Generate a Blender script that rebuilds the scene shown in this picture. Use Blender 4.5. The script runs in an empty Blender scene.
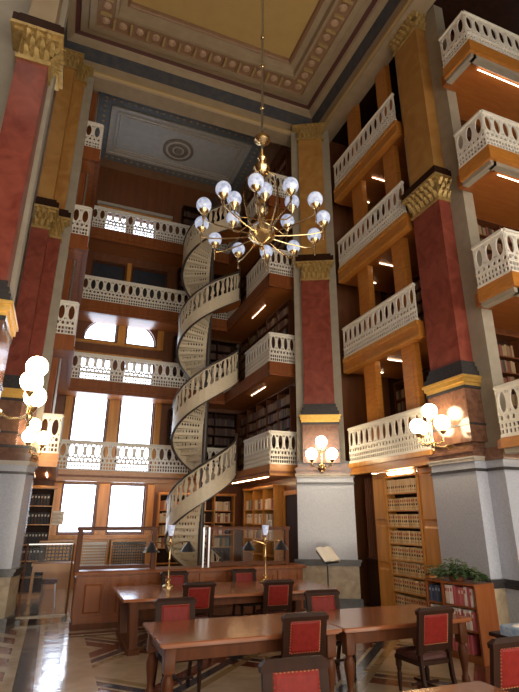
import bpy, math, random
from mathutils import Vector, Matrix
from mathutils.geometry import tessellate_polygon
random.seed(7)
S = bpy.context.scene
COL = S.collection
PI = math.pi

# ---------------------------------------------------------------- materials
def nmat(name):
    m = bpy.data.materials.new(name); m.use_nodes = True
    nt = m.node_tree
    return m, nt, nt.nodes['Principled BSDF']
def _ramp(nt, fac, stops):
    r = nt.nodes.new('ShaderNodeValToRGB')
    e = r.color_ramp.elements
    while len(e) < len(stops): e.new(0.5)
    for k, (p, c) in enumerate(stops):
        e[k].position = p; e[k].color = (*c, 1)
    nt.links.new(fac, r.inputs[0])
    return r.outputs[0]
def mat(name, c1, c2=None, scale=6, rough=.45, metal=0, detail=4, stretch=None, bump=0, coat=0, spec=.5, dist=0):
    m, nt, b = nmat(name)
    b.inputs['Roughness'].default_value = rough
    b.inputs['Metallic'].default_value = metal
    b.inputs['Specular IOR Level'].default_value = spec
    b.inputs['Coat Weight'].default_value = coat
    b.inputs['Coat Roughness'].default_value = .12
    if c2 is None:
        b.inputs['Base Color'].default_value = (*c1, 1)
        return m
    tc = nt.nodes.new('ShaderNodeTexCoord'); mp = nt.nodes.new('ShaderNodeMapping')
    nt.links.new(tc.outputs['Object'], mp.inputs['Vector'])
    if stretch: mp.inputs['Scale'].default_value = stretch
    n = nt.nodes.new('ShaderNodeTexNoise')
    n.inputs['Scale'].default_value = scale; n.inputs['Detail'].default_value = detail
    n.inputs['Distortion'].default_value = dist
    nt.links.new(mp.outputs[0], n.inputs['Vector'])
    nt.links.new(_ramp(nt, n.outputs[0], [(.3, c1), (.7, c2)]), b.inputs['Base Color'])
    if bump:
        bp = nt.nodes.new('ShaderNodeBump'); bp.inputs['Strength'].default_value = bump; bp.inputs['Distance'].default_value = .02
        nt.links.new(n.outputs[0], bp.inputs['Height']); nt.links.new(bp.outputs[0], b.inputs['Normal'])
    return m
def emit(name, color, strength):
    m, nt, b = nmat(name)
    b.inputs['Base Color'].default_value = (*color, 1)
    b.inputs['Emission Color'].default_value = (*color, 1)
    b.inputs['Emission Strength'].default_value = strength
    return m
def island_mat(name, stops, rough=.6):
    """each separate island of the mesh takes its own colour"""
    m, nt, b = nmat(name)
    g = nt.nodes.new('ShaderNodeNewGeometry')
    r = nt.nodes.new('ShaderNodeValToRGB'); r.color_ramp.interpolation = 'CONSTANT'
    e = r.color_ramp.elements
    while len(e) < len(stops): e.new(.5)
    for k, c in enumerate(stops):
        e[k].position = k / len(stops); e[k].color = (*c, 1)
    nt.links.new(g.outputs['Random Per Island'], r.inputs[0])
    nt.links.new(r.outputs[0], b.inputs['Base Color'])
    b.inputs['Roughness'].default_value = rough
    return m

WOODV = (1, 1, .12)
M = dict(
    oak=mat('oak_wood', (.46, .195, .035), (.62, .295, .062), 9, .35, stretch=WOODV, coat=.25),
    oakh=mat('oak_beam', (.42, .155, .026), (.54, .22, .042), 9, .33, stretch=(.5, .5, 2.2), coat=.25),
    cherry=mat('cherry_wood', (.19, .055, .017), (.28, .092, .028), 9, .36, stretch=WOODV, coat=.06, spec=.3),
    tabletop=mat('table_top_wood', (.25, .085, .033), (.36, .13, .055), 7, .17, stretch=(.2, 1.5, 1), coat=.5),
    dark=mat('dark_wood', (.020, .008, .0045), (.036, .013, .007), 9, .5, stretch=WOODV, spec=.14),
    walnut=mat('walnut_wood', (.085, .027, .010), (.135, .044, .016), 9, .42, stretch=WOODV, spec=.2),
    soffit=mat('soffit_wood', (.30, .088, .018), (.38, .125, .025), 7, .4, stretch=(.3, 2, 1), coat=.2),
    iron=mat('cream_painted_iron', (.74, .71, .64), (.80, .77, .70), 20, .42),
    irontan=mat('stair_painted_iron', (.58, .51, .38), (.66, .59, .46), 20, .42),
    rail=mat('dark_handrail', (.05, .04, .035), None, rough=.35),
    granite=mat('grey_granite', (.38, .41, .49), (.47, .495, .565), 30, .16, detail=6, coat=.3),
    dgranite=mat('dark_stone', (.028, .026, .028), (.05, .045, .045), 25, .25, coat=.3),
    buff=mat('buff_marble', (.26, .20, .13), (.44, .36, .25), 4, .3, dist=1.2),
    moulding=mat('pale_stone_moulding', (.40, .36, .31), (.48, .44, .38), 8, .35),
    brownm=mat('brown_marble', (.115, .052, .032), (.21, .105, .065), 5, .16, dist=1.5, coat=.5),
    red=mat('red_marble', (.16, .030, .019), (.28, .072, .047), 3.2, .34, detail=8, dist=1.0, coat=.08, spec=.3),
    yellow=mat('sienna_marble', (.33, .145, .035), (.46, .255, .075), 1.6, .4, detail=6, dist=1.4, spec=.3),
    pier=mat('grey_painted_pier', (.30, .265, .205), (.35, .315, .25), 5, .5),
    gold=mat('gilded_moulding', (.75, .45, .10), (.85, .55, .16), 14, .32, metal=.75, bump=.3),
    gilt=mat('gilded_capital', (.40, .27, .09), (.58, .42, .17), 14, .42, metal=.5, bump=.4),
    brass=mat('polished_brass', (.74, .57, .30), None, rough=.24, metal=1),
    leather=mat('red_leather', (.16, .010, .008), (.22, .017, .012), 18, .5, bump=.1, spec=.2),
    stud=mat('brass_studs', (.42, .29, .13), None, rough=.4, metal=1),
    seatl=mat('dark_leather_seat', (.055, .016, .013), (.08, .022, .017), 12, .42),
    ceil=mat('tan_painted_plaster', (.47, .325, .115), (.51, .355, .13), 3, .6),
    plaster=mat('buff_plaster', (.33, .25, .155), (.38, .295, .19), 4, .6),
    lplaster=mat('pale_plaster', (.35, .35, .345), (.41, .405, .395), 4, .6),
    brownp=mat('brown_painted_plaster', (.26, .15, .085), (.30, .18, .10), 5, .6),
    rosebrown=mat('brown_plaster_rose', (.15, .12, .095), (.20, .165, .13), 8, .6),
    maroon=mat('maroon_painted_line', (.10, .035, .028), None, rough=.6),
    navy=mat('navy_stencil_band', (.045, .055, .085), (.09, .085, .075), 5, .6),
    bluegrey=mat('blue_grey_border', (.13, .155, .185), (.19, .205, .22), 7, .6),
    rosette=mat('rose_pink_rosette', (.44, .29, .18), (.54, .37, .24), 9, .55),
    stripe=mat('ochre_stripe', (.44, .31, .13), None, rough=.5),
    navyglass=mat('drawn_navy_blind', (.018, .024, .040), (.028, .034, .05), 3, .35),
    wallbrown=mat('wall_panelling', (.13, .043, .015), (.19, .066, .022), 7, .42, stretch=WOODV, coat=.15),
    steel=mat('brushed_steel', (.55, .56, .58), None, rough=.3, metal=1),
    mesh=mat('iron_grille', (.10, .085, .07), None, rough=.5, metal=.4),
    paper=mat('white_paper', (.78, .76, .70), None, rough=.7),
    ink=mat('print_grey', (.40, .38, .36), None, rough=.8),
    shade=mat('black_metal_shade', (.010, .012, .018), None, rough=.3, coat=.3),
    leaf=mat('dark_green_leaf', (.02, .05, .016), (.05, .10, .03), 12, .45),
    soil=mat('potting_soil', (.03, .02, .012), None, rough=.9),
    bluebox=mat('blue_box', (.20, .32, .48), (.42, .52, .62), 14, .5),
    pages=mat('book_pages', (.60, .54, .42), None, rough=.8),
    terracotta=mat('terracotta', (.25, .09, .04), None, rough=.7),
    cardb=mat('dark_print', (.02, .02, .02), None, rough=.8),
)
M['tabletop'].node_tree.nodes['Principled BSDF'].inputs['Coat Roughness'].default_value = .22
bookmats = {}
def bookmat(c):
    if c not in bookmats:
        bookmats[c] = mat('book_cloth', c, None, rough=.6)
    return bookmats[c]
LAW = island_mat('law_volumes', [(.20, .13, .065), (.17, .105, .05), (.24, .16, .085), (.13, .035, .022), (.19, .125, .065), (.035, .03, .03), (.23, .15, .08), (.15, .05, .03)])
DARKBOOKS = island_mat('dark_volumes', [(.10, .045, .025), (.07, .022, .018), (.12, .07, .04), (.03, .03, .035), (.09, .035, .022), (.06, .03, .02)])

LAMP_WARM = emit('sconce_globe_glow', (1.0, .80, .52), 17)
TUBE = emit('lamp_tube_glow', (1.0, .70, .36), 20)
TUBE_DIM = emit('dim_lamp_tube_glow', (1.0, .80, .55), 9)
m, nt, b = nmat('chandelier_globe_glass')
b.inputs['Base Color'].default_value = (.60, .68, .86, 1); b.inputs['Roughness'].default_value = .12
b.inputs['Emission Color'].default_value = (.62, .72, 1.0, 1); b.inputs['Emission Strength'].default_value = .30
tc = nt.nodes.new('ShaderNodeTexCoord'); nz = nt.nodes.new('ShaderNodeTexNoise'); nz.inputs['Scale'].default_value = 9
nt.links.new(tc.outputs['Object'], nz.inputs['Vector'])
nt.links.new(_ramp(nt, nz.outputs[0], [(.35, (.26, .30, .40)), (.62, (.80, .87, 1.0))]), b.inputs['Base Color'])
CGLOBE = m

def glass_mat(name, tint, gloss=.08):
    m = bpy.data.materials.new(name); m.use_nodes = True
    nt = m.node_tree; nt.nodes.clear()
    o = nt.nodes.new('ShaderNodeOutputMaterial'); mx = nt.nodes.new('ShaderNodeMixShader')
    t = nt.nodes.new('ShaderNodeBsdfTransparent'); g = nt.nodes.new('ShaderNodeBsdfGlossy')
    t.inputs[0].default_value = (*tint, 1); g.inputs['Roughness'].default_value = .03
    lw = nt.nodes.new('ShaderNodeLayerWeight'); lw.inputs[0].default_value = .25
    ma = nt.nodes.new('ShaderNodeMath'); ma.operation = 'MULTIPLY_ADD'; ma.inputs[1].default_value = .22; ma.inputs[2].default_value = gloss
    nt.links.new(lw.outputs['Fresnel'], ma.inputs[0]); nt.links.new(ma.outputs[0], mx.inputs[0])
    nt.links.new(t.outputs[0], mx.inputs[1]); nt.links.new(g.outputs[0], mx.inputs[2]); nt.links.new(mx.outputs[0], o.inputs[0])
    return m
GLASS = glass_mat('clear_glass', (.96, .98, 1.0), .03)
SCREEN = glass_mat('screen_glass', (.97, .98, 1.0), .0)

# marble floor: buff slabs, dark border bands, red and black lozenge lines
def floor_mat():
    m, nt, b = nmat('mosaic_marble_floor')
    N = nt.nodes; L = nt.links
    tc = N.new('ShaderNodeTexCoord'); sp = N.new('ShaderNodeSeparateXYZ'); L.new(tc.outputs['Object'], sp.inputs[0])
    def math_(op, a, bb=None, c=None):
        n = N.new('ShaderNodeMath'); n.operation = op
        for k, v in enumerate((a, bb, c)):
            if v is None: continue
            if isinstance(v, (int, float)): n.inputs[k].default_value = v
            else: L.new(v, n.inputs[k])
        return n.outputs[0]
    X, Y = sp.outputs[0], sp.outputs[1]
    def band(v, lo, hi): return math_('MULTIPLY', math_('GREATER_THAN', v, lo), math_('LESS_THAN', v, hi))
    def fr(v, p): return math_('MODULO', math_('ADD', v, 100 * p), p)
    nz = N.new('ShaderNodeTexNoise'); nz.inputs['Scale'].default_value = 2.2; nz.inputs['Detail'].default_value = 7; nz.inputs['Distortion'].default_value = .8
    L.new(tc.outputs['Object'], nz.inputs['Vector'])
    col = _ramp(nt, nz.outputs[0], [(.3, (.42, .32, .21)), (.7, (.60, .48, .33))])
    def over(col, mask, c):
        mx = N.new('ShaderNodeMix'); mx.data_type = 'RGBA'
        L.new(mask, mx.inputs[0]); L.new(col, mx.inputs[6])
        if isinstance(c, tuple): mx.inputs[7].default_value = (*c, 1)
        else: L.new(c, mx.inputs[7])
        return mx.outputs[2]
    # lozenge lines over the field to the right of the border
    field = math_('MULTIPLY', math_('GREATER_THAN', X, .78), math_('LESS_THAN', Y, 10.5))
    u = math_('ADD', X, Y); v = math_('SUBTRACT', X, Y)
    for w_, off in ((u, .0), (v, .55)):
        f = fr(math_('ADD', w_, off), 2.6)
        col = over(col, math_('MULTIPLY', field, band(f, .0, .34)), (.17, .055, .035))
        col = over(col, math_('MULTIPLY', field, band(f, .42, .62)), (.055, .06, .075))
        col = over(col, math_('MULTIPLY', field, band(f, .70, .86)), (.34, .24, .12))
    # border strips along the room
    col = over(col, band(X, -.20, .04), (.045, .05, .062))
    dash = math_('MULTIPLY', band(X, .12, .36), band(fr(Y, .62), .0, .40))
    col = over(col, dash, (.26, .10, .055))
    dash2 = math_('MULTIPLY', band(X, -.62, -.34), band(fr(math_('ADD', Y, X), .7), .0, .42))
    col = over(col, dash2, (.27, .12, .065))
    col = over(col, math_('MULTIPLY', band(Y, 10.50, 10.66), math_('GREATER_THAN', X, .36)), (.13, .035, .025))
    col = over(col, math_('MULTIPLY', band(Y, 10.30, 10.40), math_('GREATER_THAN', X, .36)), (.05, .05, .06))
    L.new(col, b.inputs['Base Color'])
    b.inputs['Roughness'].default_value = .16; b.inputs['Coat Weight'].default_value = .6; b.inputs['Coat Roughness'].default_value = .12
    n2 = N.new('ShaderNodeTexNoise'); n2.inputs['Scale'].default_value = 3.5; n2.inputs['Detail'].default_value = 3
    L.new(tc.outputs['Object'], n2.inputs['Vector'])
    bp = N.new('ShaderNodeBump'); bp.inputs['Strength'].default_value = .22; bp.inputs['Distance'].default_value = .03
    L.new(n2.outputs[0], bp.inputs['Height']); L.new(bp.outputs[0], b.inputs['Normal']); L.new(bp.outputs[0], b.inputs['Coat Normal'])
    return m
FLOOR = floor_mat()

# ---------------------------------------------------------------- mesh builder
class MB:
    def __init__(s): s.v = []; s.f = []; s.mi = []; s.ms = []
    def _m(s, m):
        if m is None: return 0
        if m not in s.ms: s.ms.append(m)
        return s.ms.index(m)
    def add(s, vs, fs, m=None):
        o = len(s.v); k = s._m(m)
        s.v += [tuple(v) for v in vs]
        s.f += [tuple(i + o for i in f) for f in fs]; s.mi += [k] * len(fs)
        return s
    def box(s, x0, x1, y0, y1, z0, z1, m=None):
        return s.add([(x0,y0,z0),(x1,y0,z0),(x1,y1,z0),(x0,y1,z0),(x0,y0,z1),(x1,y0,z1),(x1,y1,z1),(x0,y1,z1)],
                     [(3,2,1,0),(4,5,6,7),(0,1,5,4),(1,2,6,5),(2,3,7,6),(3,0,4,7)], m)
    def bbox(s, x0, x1, y0, y1, z0, z1, c=.01, m=None):
        """box whose vertical corners and top rim are chamfered"""
        ring = lambda i: [(x0+c+i,y0+i),(x1-c-i,y0+i),(x1-i,y0+c+i),(x1-i,y1-c-i),(x1-c-i,y1-i),(x0+c+i,y1-i),(x0+i,y1-c-i),(x0+i,y0+c+i)]
        return s.loft([[(x,y,z0) for x,y in ring(0)], [(x,y,z1-c) for x,y in ring(0)], [(x,y,z1) for x,y in ring(c*.7)]], m=m)
    def loft(s, rings, m=None, cap=True, closed=True):
        n = len(rings[0]); vs = [p for r in rings for p in r]; fs = []
        for a in range(len(rings)-1):
            for i in range(n if closed else n-1):
                j = (i+1) % n
                fs.append((a*n+i, a*n+j, (a+1)*n+j, (a+1)*n+i))
        if cap:
            fs.append(tuple(reversed(range(n)))); fs.append(tuple((len(rings)-1)*n+i for i in range(n)))
        return s.add(vs, fs, m)
    def prism(s, poly, z0, z1, m=None): return s.loft([[(x,y,z0) for x,y in poly], [(x,y,z1) for x,y in poly]], m=m)
    def lathe(s, prof, x=0, y=0, z=0, n=16, m=None):
        rings = [[(x+r*math.cos(2*PI*i/n), y+r*math.sin(2*PI*i/n), z+h) for i in range(n)] for r, h in prof]
        return s.loft(rings, m=m)
    def sphere(s, c, r, n=14, k=8, m=None, sz=1):
        return s.lathe([(max(r*math.sin(PI*i/k), r*.01), -r*sz*math.cos(PI*i/k)) for i in range(k+1)], *c, n=n, m=m)
    def tube(s, pts, r, n=8, m=None):
        pts = [Vector(p) for p in pts]; rings = []; up = Vector((0,0,1)); rr = r if isinstance(r, (list, tuple)) else [r]*len(pts)
        for i, p in enumerate(pts):
            d = (pts[min(i+1,len(pts)-1)] - pts[max(i-1,0)]).normalized()
            a = d.cross(up)
            if a.length < 1e-3: a = d.cross(Vector((1,0,0)))
            a.normalize(); b = d.cross(a)
            rings.append([p + (a*math.cos(2*PI*k/n) + b*math.sin(2*PI*k/n))*rr[i] for k in range(n)])
        return s.loft(rings, m=m)
    def plate(s, outer, holes, fn, t, m=None):
        """flat plate with holes in (u,v); fn(u,v,w) places it, w in {-t/2,t/2}"""
        loops = [outer] + holes
        tri = tessellate_polygon([[Vector((p[0],p[1],0)) for p in l] for l in loops])
        flat = [p for l in loops for p in l]; n = len(flat)
        vs = [fn(u,v,-t/2) for u,v in flat] + [fn(u,v,t/2) for u,v in flat]
        fs = []
        for a,b_,c in tri: fs.append((a,b_,c)); fs.append((c+n,b_+n,a+n))
        o = 0
        for l in loops:
            k = len(l)
            for i in range(k):
                j = (i+1) % k
                fs.append((o+i,o+j,o+j+n,o+i+n))
            o += k
        return s.add(vs, fs, m)
    def mesh(s, name, m=None, smooth=False):
        me = bpy.data.meshes.new(name); me.from_pydata(s.v, [], s.f)
        ms = s.ms if s.ms else [m]
        for x in ms: me.materials.append(x)
        if len(ms) > 1: me.polygons.foreach_set('material_index', s.mi)
        import bmesh
        bm = bmesh.new(); bm.from_mesh(me); bmesh.ops.recalc_face_normals(bm, faces=bm.faces); bm.to_mesh(me); bm.free()
        if smooth:
            me.polygons.foreach_set('use_smooth', [True]*len(me.polygons)); me.set_sharp_from_angle(angle=math.radians(38))
        me.update(); return me
    def build(s, name, m=None, parent=None, smooth=False):
        o = bpy.data.objects.new(name, s.mesh(name, m, smooth)); COL.objects.link(o)
        if parent is not None: o.parent = parent
        return o
def tag(o, label=None, cat=None, group=None, kind=None):
    for k, v in (('label',label),('category',cat),('group',group),('kind',kind)):
        if v: o[k] = v
    return o
def thing(name, label, cat, loc=(0,0,0), rz=0, group=None, kind=None):
    o = bpy.data.objects.new(name, None); o.empty_display_size = .1; COL.objects.link(o); o.location = loc; o.rotation_euler = (0,0,rz)
    return tag(o, label, cat, group, kind)
def struct(o): o['kind'] = 'structure'; return o
def copy_tree(o, loc, rz, label, group=None):
    c = o.copy(); COL.objects.link(c); c.location = loc; c.rotation_euler = (0,0,rz); c['label'] = label
    if group: c['group'] = group
    for ch in list(o.children):
        d = ch.copy(); COL.objects.link(d); d.parent = c
        for g in list(ch.children):
            e = g.copy(); COL.objects.link(e); e.parent = d
    return c
def ell(cx, cy, rx, ry, n=12, p=0): return [(cx+rx*math.cos(2*PI*i/n+p), cy+ry*math.sin(2*PI*i/n+p)) for i in range(n)]
def rect(a, b, c, d): return [(a,c),(b,c),(b,d),(a,d)]
# ================================================================ SETTING
LV = [3.30, 6.10, 8.85, 11.62]          # gallery floors
LB = [3.00, 5.70, 8.42, 11.20]          # undersides of the gallery beams
def obox(name, m, *a): return MB().box(*a).build(name, m)
struct(obox('floor', FLOOR, -4.0, 12.5, -3.0, 17.4, -.2, 0))
struct(obox('wall_left', M['wallbrown'], -2.9, -2.7, -3.0, 12.3, 0, 15.3))
struct(obox('wall_bay_left', M['wallbrown'], -1.4, -1.15, 12.3, 17.4, 0, 15.3))
struct(obox('wall_bay_right', M['wallbrown'], 6.15, 6.5, 12.3, 17.4, 0, 15.3))
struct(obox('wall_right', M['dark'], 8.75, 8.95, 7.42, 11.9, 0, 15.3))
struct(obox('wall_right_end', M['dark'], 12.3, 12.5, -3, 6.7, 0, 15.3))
struct(obox('wall_bay_side', M['walnut'], 7.48, 12.3, 7.2, 7.4, 0, 15.3)); struct(obox('wall_bay_return', M['walnut'], 7.48, 8.75, 7.42, 8.0, 3.2, 15.3))
struct(obox('wall_light_block', M['wallbrown'], -2.9, 12.5, -3.2, -3.0, 6.6, 15.3))  # unseen wall above the open end, added to dim light reaching the upper hall
struct(obox('wall_corner', M['wallbrown'], 6.5, 8.95, 11.7, 12.3, 0, 15.3))

# window wall with its openings
WY = 17.1
def arch_l(x0, x1, z0, z1):   # opening whose outer (left) shoulder is rounded
    r, q = 1.0, .86; return [(x0, z0), (x1, z0), (x1, z1)] + [(x0+r-r*math.sin(t), z1-q+q*math.cos(t)) for t in [k*PI/20 for k in range(1, 11)]]
def arch_r(x0, x1, z0, z1):
    r, q = 1.0, .86; return [(x0, z0), (x1, z0)] + [(x1-r+r*math.cos(t), z1-q+q*math.sin(t)) for t in [k*PI/20 for k in range(0, 10)]] + [(x0, z1)]
OPEN = [rect(.17,1.20,1.52,3.00), rect(1.62,2.74,1.52,3.00),
        rect(.17,1.25,3.38,5.94), rect(1.68,2.81,3.38,5.94),
        rect(.19,1.27,6.22,7.22), rect(1.65,2.70,6.22,7.22),
        arch_l(.19,1.27,7.86,8.76), arch_r(1.63,2.68,7.86,8.76),
        rect(.15,1.35,9.35,10.95), rect(1.60,2.95,9.35,10.95),
        rect(.42,1.22,11.75,13.06), rect(1.45,2.33,11.75,13.06)]
wall = MB().plate(rect(-1.3,6.3,0,15.3), OPEN, lambda u,v,w: (u, WY+.15+w, v), .3).build('wall_window', M['wallbrown'])
struct(wall)
pil = MB()                                   # panelled posts and sills between the windows
for x0, x1, z0, z1, d in [(1.25,1.58,1.4,3.0,.08),(1.30,1.63,3.3,5.97,.08),(2.86,3.06,3.3,5.97,.08),(-.1,.12,3.3,5.97,.08),(1.33,1.58,7.7,8.73,.07),
                          (2.73,2.95,7.7,8.73,.07),(2.80,3.02,1.4,3.0,.08),(-.1,.12,1.4,3.0,.08),(-.1,3.0,9.10,9.25,.14),(-.1,2.95,7.28,7.36,.12),(-.1,2.95,7.70,7.79,.10),
                          (1.40,1.55,9.3,11.0,.09),(-.1,3.05,5.98,6.1,.12),(.1,2.9,13.12,13.24,.12),(-.1,3.05,1.36,1.46,.2)]:
    pil.bbox(x0, x1, WY-d, WY+.01, z0, z1, .012)
pil.box(-.1,3.1,WY-.05,WY+.01,.0,1.36); pil.box(-.1,.14,WY-.04,WY+.01,1.46,3.0)
struct(pil.build('trim_1', M['oak']))
struct(MB().box(-.1,3.0,WY-.08,WY,8.80,8.86).box(-.1,3.0,WY-.12,WY,8.86,8.92).box(-.1,3.0,WY-.16,WY,8.98,9.04).box(.05,2.95,WY-.10,WY,13.3,13.42).build('trim_2', M['moulding']))
# windows: sash frame, pane
def window(i, op, m_glass, bars=0, lead=False):
    xs = [p[0] for p in op]; zs = [p[1] for p in op]
    cx, cz = (min(xs)+max(xs))/2, (min(zs)+max(zs))/2
    ins = [(cx+(x-cx)*.93, cz+(z-cz)*.955) for x, z in op]
    f = MB().plate(op, [ins], lambda u,v,w: (u, WY+.16+w, v), .07)
    if bars: f.box(min(xs), max(xs), WY+.14, WY+.18, cz-.02, cz+.02)
    o = f.build('window_%d' % i, M['walnut']); struct(o)
    g = MB().add([(x, WY+.19, z) for x, z in ins], [tuple(range(len(ins)))]).build('pane', m_glass, o)
    if lead:
        b = MB(); w_, h_ = max(xs)-min(xs), max(zs)-min(zs)
        for k in range(1, 6): b.box(min(xs)+w_*k/6-.008, min(xs)+w_*k/6+.008, WY+.165, WY+.18, min(zs), max(zs))
        for k in range(1, 8): b.box(min(xs), max(xs), WY+.165, WY+.18, min(zs)+h_*k/8-.008, min(zs)+h_*k/8+.008)
        b.build('leading', M['mesh'], o)
for i, op in enumerate(OPEN):
    window(i+1, op, M['navyglass'] if i in (8, 9) else GLASS, bars=i in (4,5), lead=i in (10, 11))

# ceilings
L_, R_, T_ = -1.5, 6.65, 11.85
def sweep(name, prof, m):
    b = MB(); vs = []; n = len(prof)
    for i, z in prof: vs += [(L_+i, -3, z), (L_+i, T_-i, z), (R_-i, T_-i, z), (R_-i, -3, z)]
    fs = [(4*a+k, 4*a+k+1, 4*a+k+5, 4*a+k+4) for a in range(n-1) for k in range(3)]
    return struct(b.add(vs, fs).build(name, m))
sweep('trim_3', [(-.5,15.3),(-.5,14.05),(0,14.05),(.02,14.10)], M['plaster'])
sweep('trim_4', [(.02,14.10),(.06,14.16),(.06,14.22),(.02,14.26)], M['stripe'])
sweep('trim_5', [(.02,14.26),(.04,14.52)], M['plaster'])
sweep('trim_6', [(.04,14.52),(.14,14.92)], M['navy'])
sweep('trim_7', [(.14,14.92),(.30,15.0),(.33,15.06)], M['plaster'])
sweep('trim_8', [(.33,15.06),(.43,15.10),(.47,15.06)], M['maroon'])
sweep('trim_9', [(.47,15.06),(.66,15.02),(.70,14.96),(.88,14.94)], M['plaster'])
sweep('trim_10', [(.88,14.94),(.90,14.98),(1.32,14.98),(1.34,14.94)], M['brownp'])
sweep('trim_11', [(1.34,14.94),(1.42,14.94),(1.45,15.10),(1.62,15.14)], M['plaster'])
sweep('trim_12', [(1.62,15.14),(1.66,15.10),(1.70,15.14),(1.72,15.25)], M['brownp'])
ros = MB(); corb = MB()
def rosette(x, y, z): ros.lathe([(.02,-.05),(.05,-.045),(.06,-.03),(.085,-.035),(.115,0)], x, y, z, 10)
y = T_-1.12
for k in range(60):
    for (x, yy) in ((R_-1.12, T_-1.12-k*.46), (L_+1.12, T_-1.12-k*.46)):
        if yy > -2.8:
            rosette(x, yy, 14.97); corb.bbox(x-.15, x+.15, yy-.26, yy-.20, 14.88, 14.99, .02)
k = 1
while L_+1.12+k*.46 < R_-1.3:
    x = L_+1.12+k*.46; rosette(x, y, 14.97); corb.bbox(x-.26, x-.20, y-.15, y+.15, 14.88, 14.99, .02); k += 1
struct(ros.build('trim_13', M['rosette'], smooth=True)); struct(corb.build('trim_14', M['stripe']))
struct(obox('ceiling', M['ceil'], L_+1.7, R_-1.7, -3, T_-1.7, 15.25, 15.35))
# window bay ceiling
struct(obox('ceiling', M['brownp'], -1.3, 6.3, 12.2, 17.3, 15.05, 15.15))
struct(obox('trim_15', M['bluegrey'], -.35, 5.55, 13.2, 16.55, 15.0, 15.06))
fr = MB()
for i, w_ in ((0,.10),(.22,.05),(.34,.03)):
    fr.plate(rect(.1+i,5.1-i,13.72+i,16.13-i), [rect(.1+i+w_,5.1-i-w_,13.72+i+w_,16.13-i-w_)], lambda u,v,w: (u,v,14.97+w), .05)
struct(fr.build('trim_16', M['moulding']))
struct(obox('trim_17', M['lplaster'], .12, 5.08, 13.74, 16.11, 14.99, 15.01))
st = MB()
for k in range(24): st.lathe([(.05,-.02),(.03,-.03),(.01,-.03)], -.1+k*.235, 13.45, 15.0, 6).lathe([(.05,-.02),(.03,-.03),(.01,-.03)], -.1+k*.235, 16.34, 15.0, 6)
for k in range(12): st.lathe([(.05,-.02),(.03,-.03),(.01,-.03)], -.12, 13.6+k*.235, 15.0, 6).lathe([(.05,-.02),(.03,-.03),(.01,-.03)], 5.32, 13.6+k*.235, 15.0, 6)
struct(st.build('trim_18', M['stripe']))
r = thing('ceiling_rose', 'round dark stone-coloured ceiling rose in the pale panel above the windows', 'ceiling rose', (2.62,15.0,14.99)); r.scale = (1.14,1.14,1)
MB().lathe([(.50,0),(.50,-.05),(.44,-.07),(.40,-.03),(.34,-.03),(.30,-.08),(.24,-.08),(.20,-.03),(.14,-.04),(.10,-.12),(.02,-.14)], n=28).build('ring_moulding', M['rosebrown'], r, True)
MB().lathe([(.41,-.035),(.37,-.06),(.33,-.035)], n=28).lathe([(.20,-.04),(.17,-.07),(.14,-.045)], n=20).build('bead_ring', M['moulding'], r, True)
# ceilings of the side bays
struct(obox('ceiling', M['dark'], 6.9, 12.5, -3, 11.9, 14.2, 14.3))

# ---------------------------------------------------------------- railings
def rail_holes(w, u0=0):
    h = [ell(u0+w/2, .60, w*.31, .185, 12)]
    h += [ell(u0+w*.23, .325, w*.15, .052, 8), ell(u0+w*.77, .325, w*.15, .052, 8), ell(u0+w*.5, .365, .016, .022, 5)]
    h += [ell(u0+w*.09, .76, .016, .04, 5), ell(u0+w*.91, .76, .016, .04, 5), ell(u0+w*.09, .44, .014, .035, 5), ell(u0+w*.91, .44, .014, .035, 5)]
    for c in (.17, .5, .83):
        for v in (.10, .20): h.append(rect(u0+w*c-w*.11, u0+w*c+w*.11, v-.036, v+.036))
    return h
def railing(p0, p1, z, root, wm=.235, H=.90):
    """cast iron parapet as a child of root: perforated panel and top rail"""
    o = Vector(root.location); p0 = Vector((*p0, z)) - o; p1 = Vector((*p1, z)) - o
    d = p1 - p0; L = d.length; d.normalize(); n = Vector((d.y, -d.x, 0)); k = max(1, round(L/wm)); w = L/k
    b = MB()
    tmp = MB().plate(rect(0, w, .03, .84), rail_holes(w), lambda u,v,q: (u,v,q), .03)
    for i in range(k):
        b.add([p0 + d*(i*w+u) + n*q + Vector((0,0,v)) for u,v,q in tmp.v], tmp.f)
    def bar(z0, z1, t):
        c = [p0+n*t, p1+n*t, p1-n*t, p0-n*t]
        return [[c_ + Vector((0,0,z0)) for c_ in c], [c_ + Vector((0,0,z1)) for c_ in c]]
    b.loft(bar(0, .05, .035)); b.loft(bar(.262, .285, .028))
    rl = b.build('railing', M['iron'], root)
    MB().loft(bar(.84, H-.03, .045)).loft(bar(H-.03, H, .03)).build('top_rail', M['iron'], rl)
    return rl
def deck_part(root, name, m, boxes):
    o = root.location; b = MB()
    for x0,x1,y0,y1,z0,z1 in boxes: b.box(x0-o.x,x1-o.x,y0-o.y,y1-o.y,z0-o.z,z1-o.z)
    return b.build(name, m, root)
def tube_lamp(root, p0, p1, r=.014):
    o = Vector(root.location)
    t = MB().tube([Vector(p0)-o, Vector(p1)-o], r, 8).build('lamp_tube', TUBE if r > .0145 else TUBE_DIM, root)
    return t
ORD = ['lowest', 'second', 'third', 'top']
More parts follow.
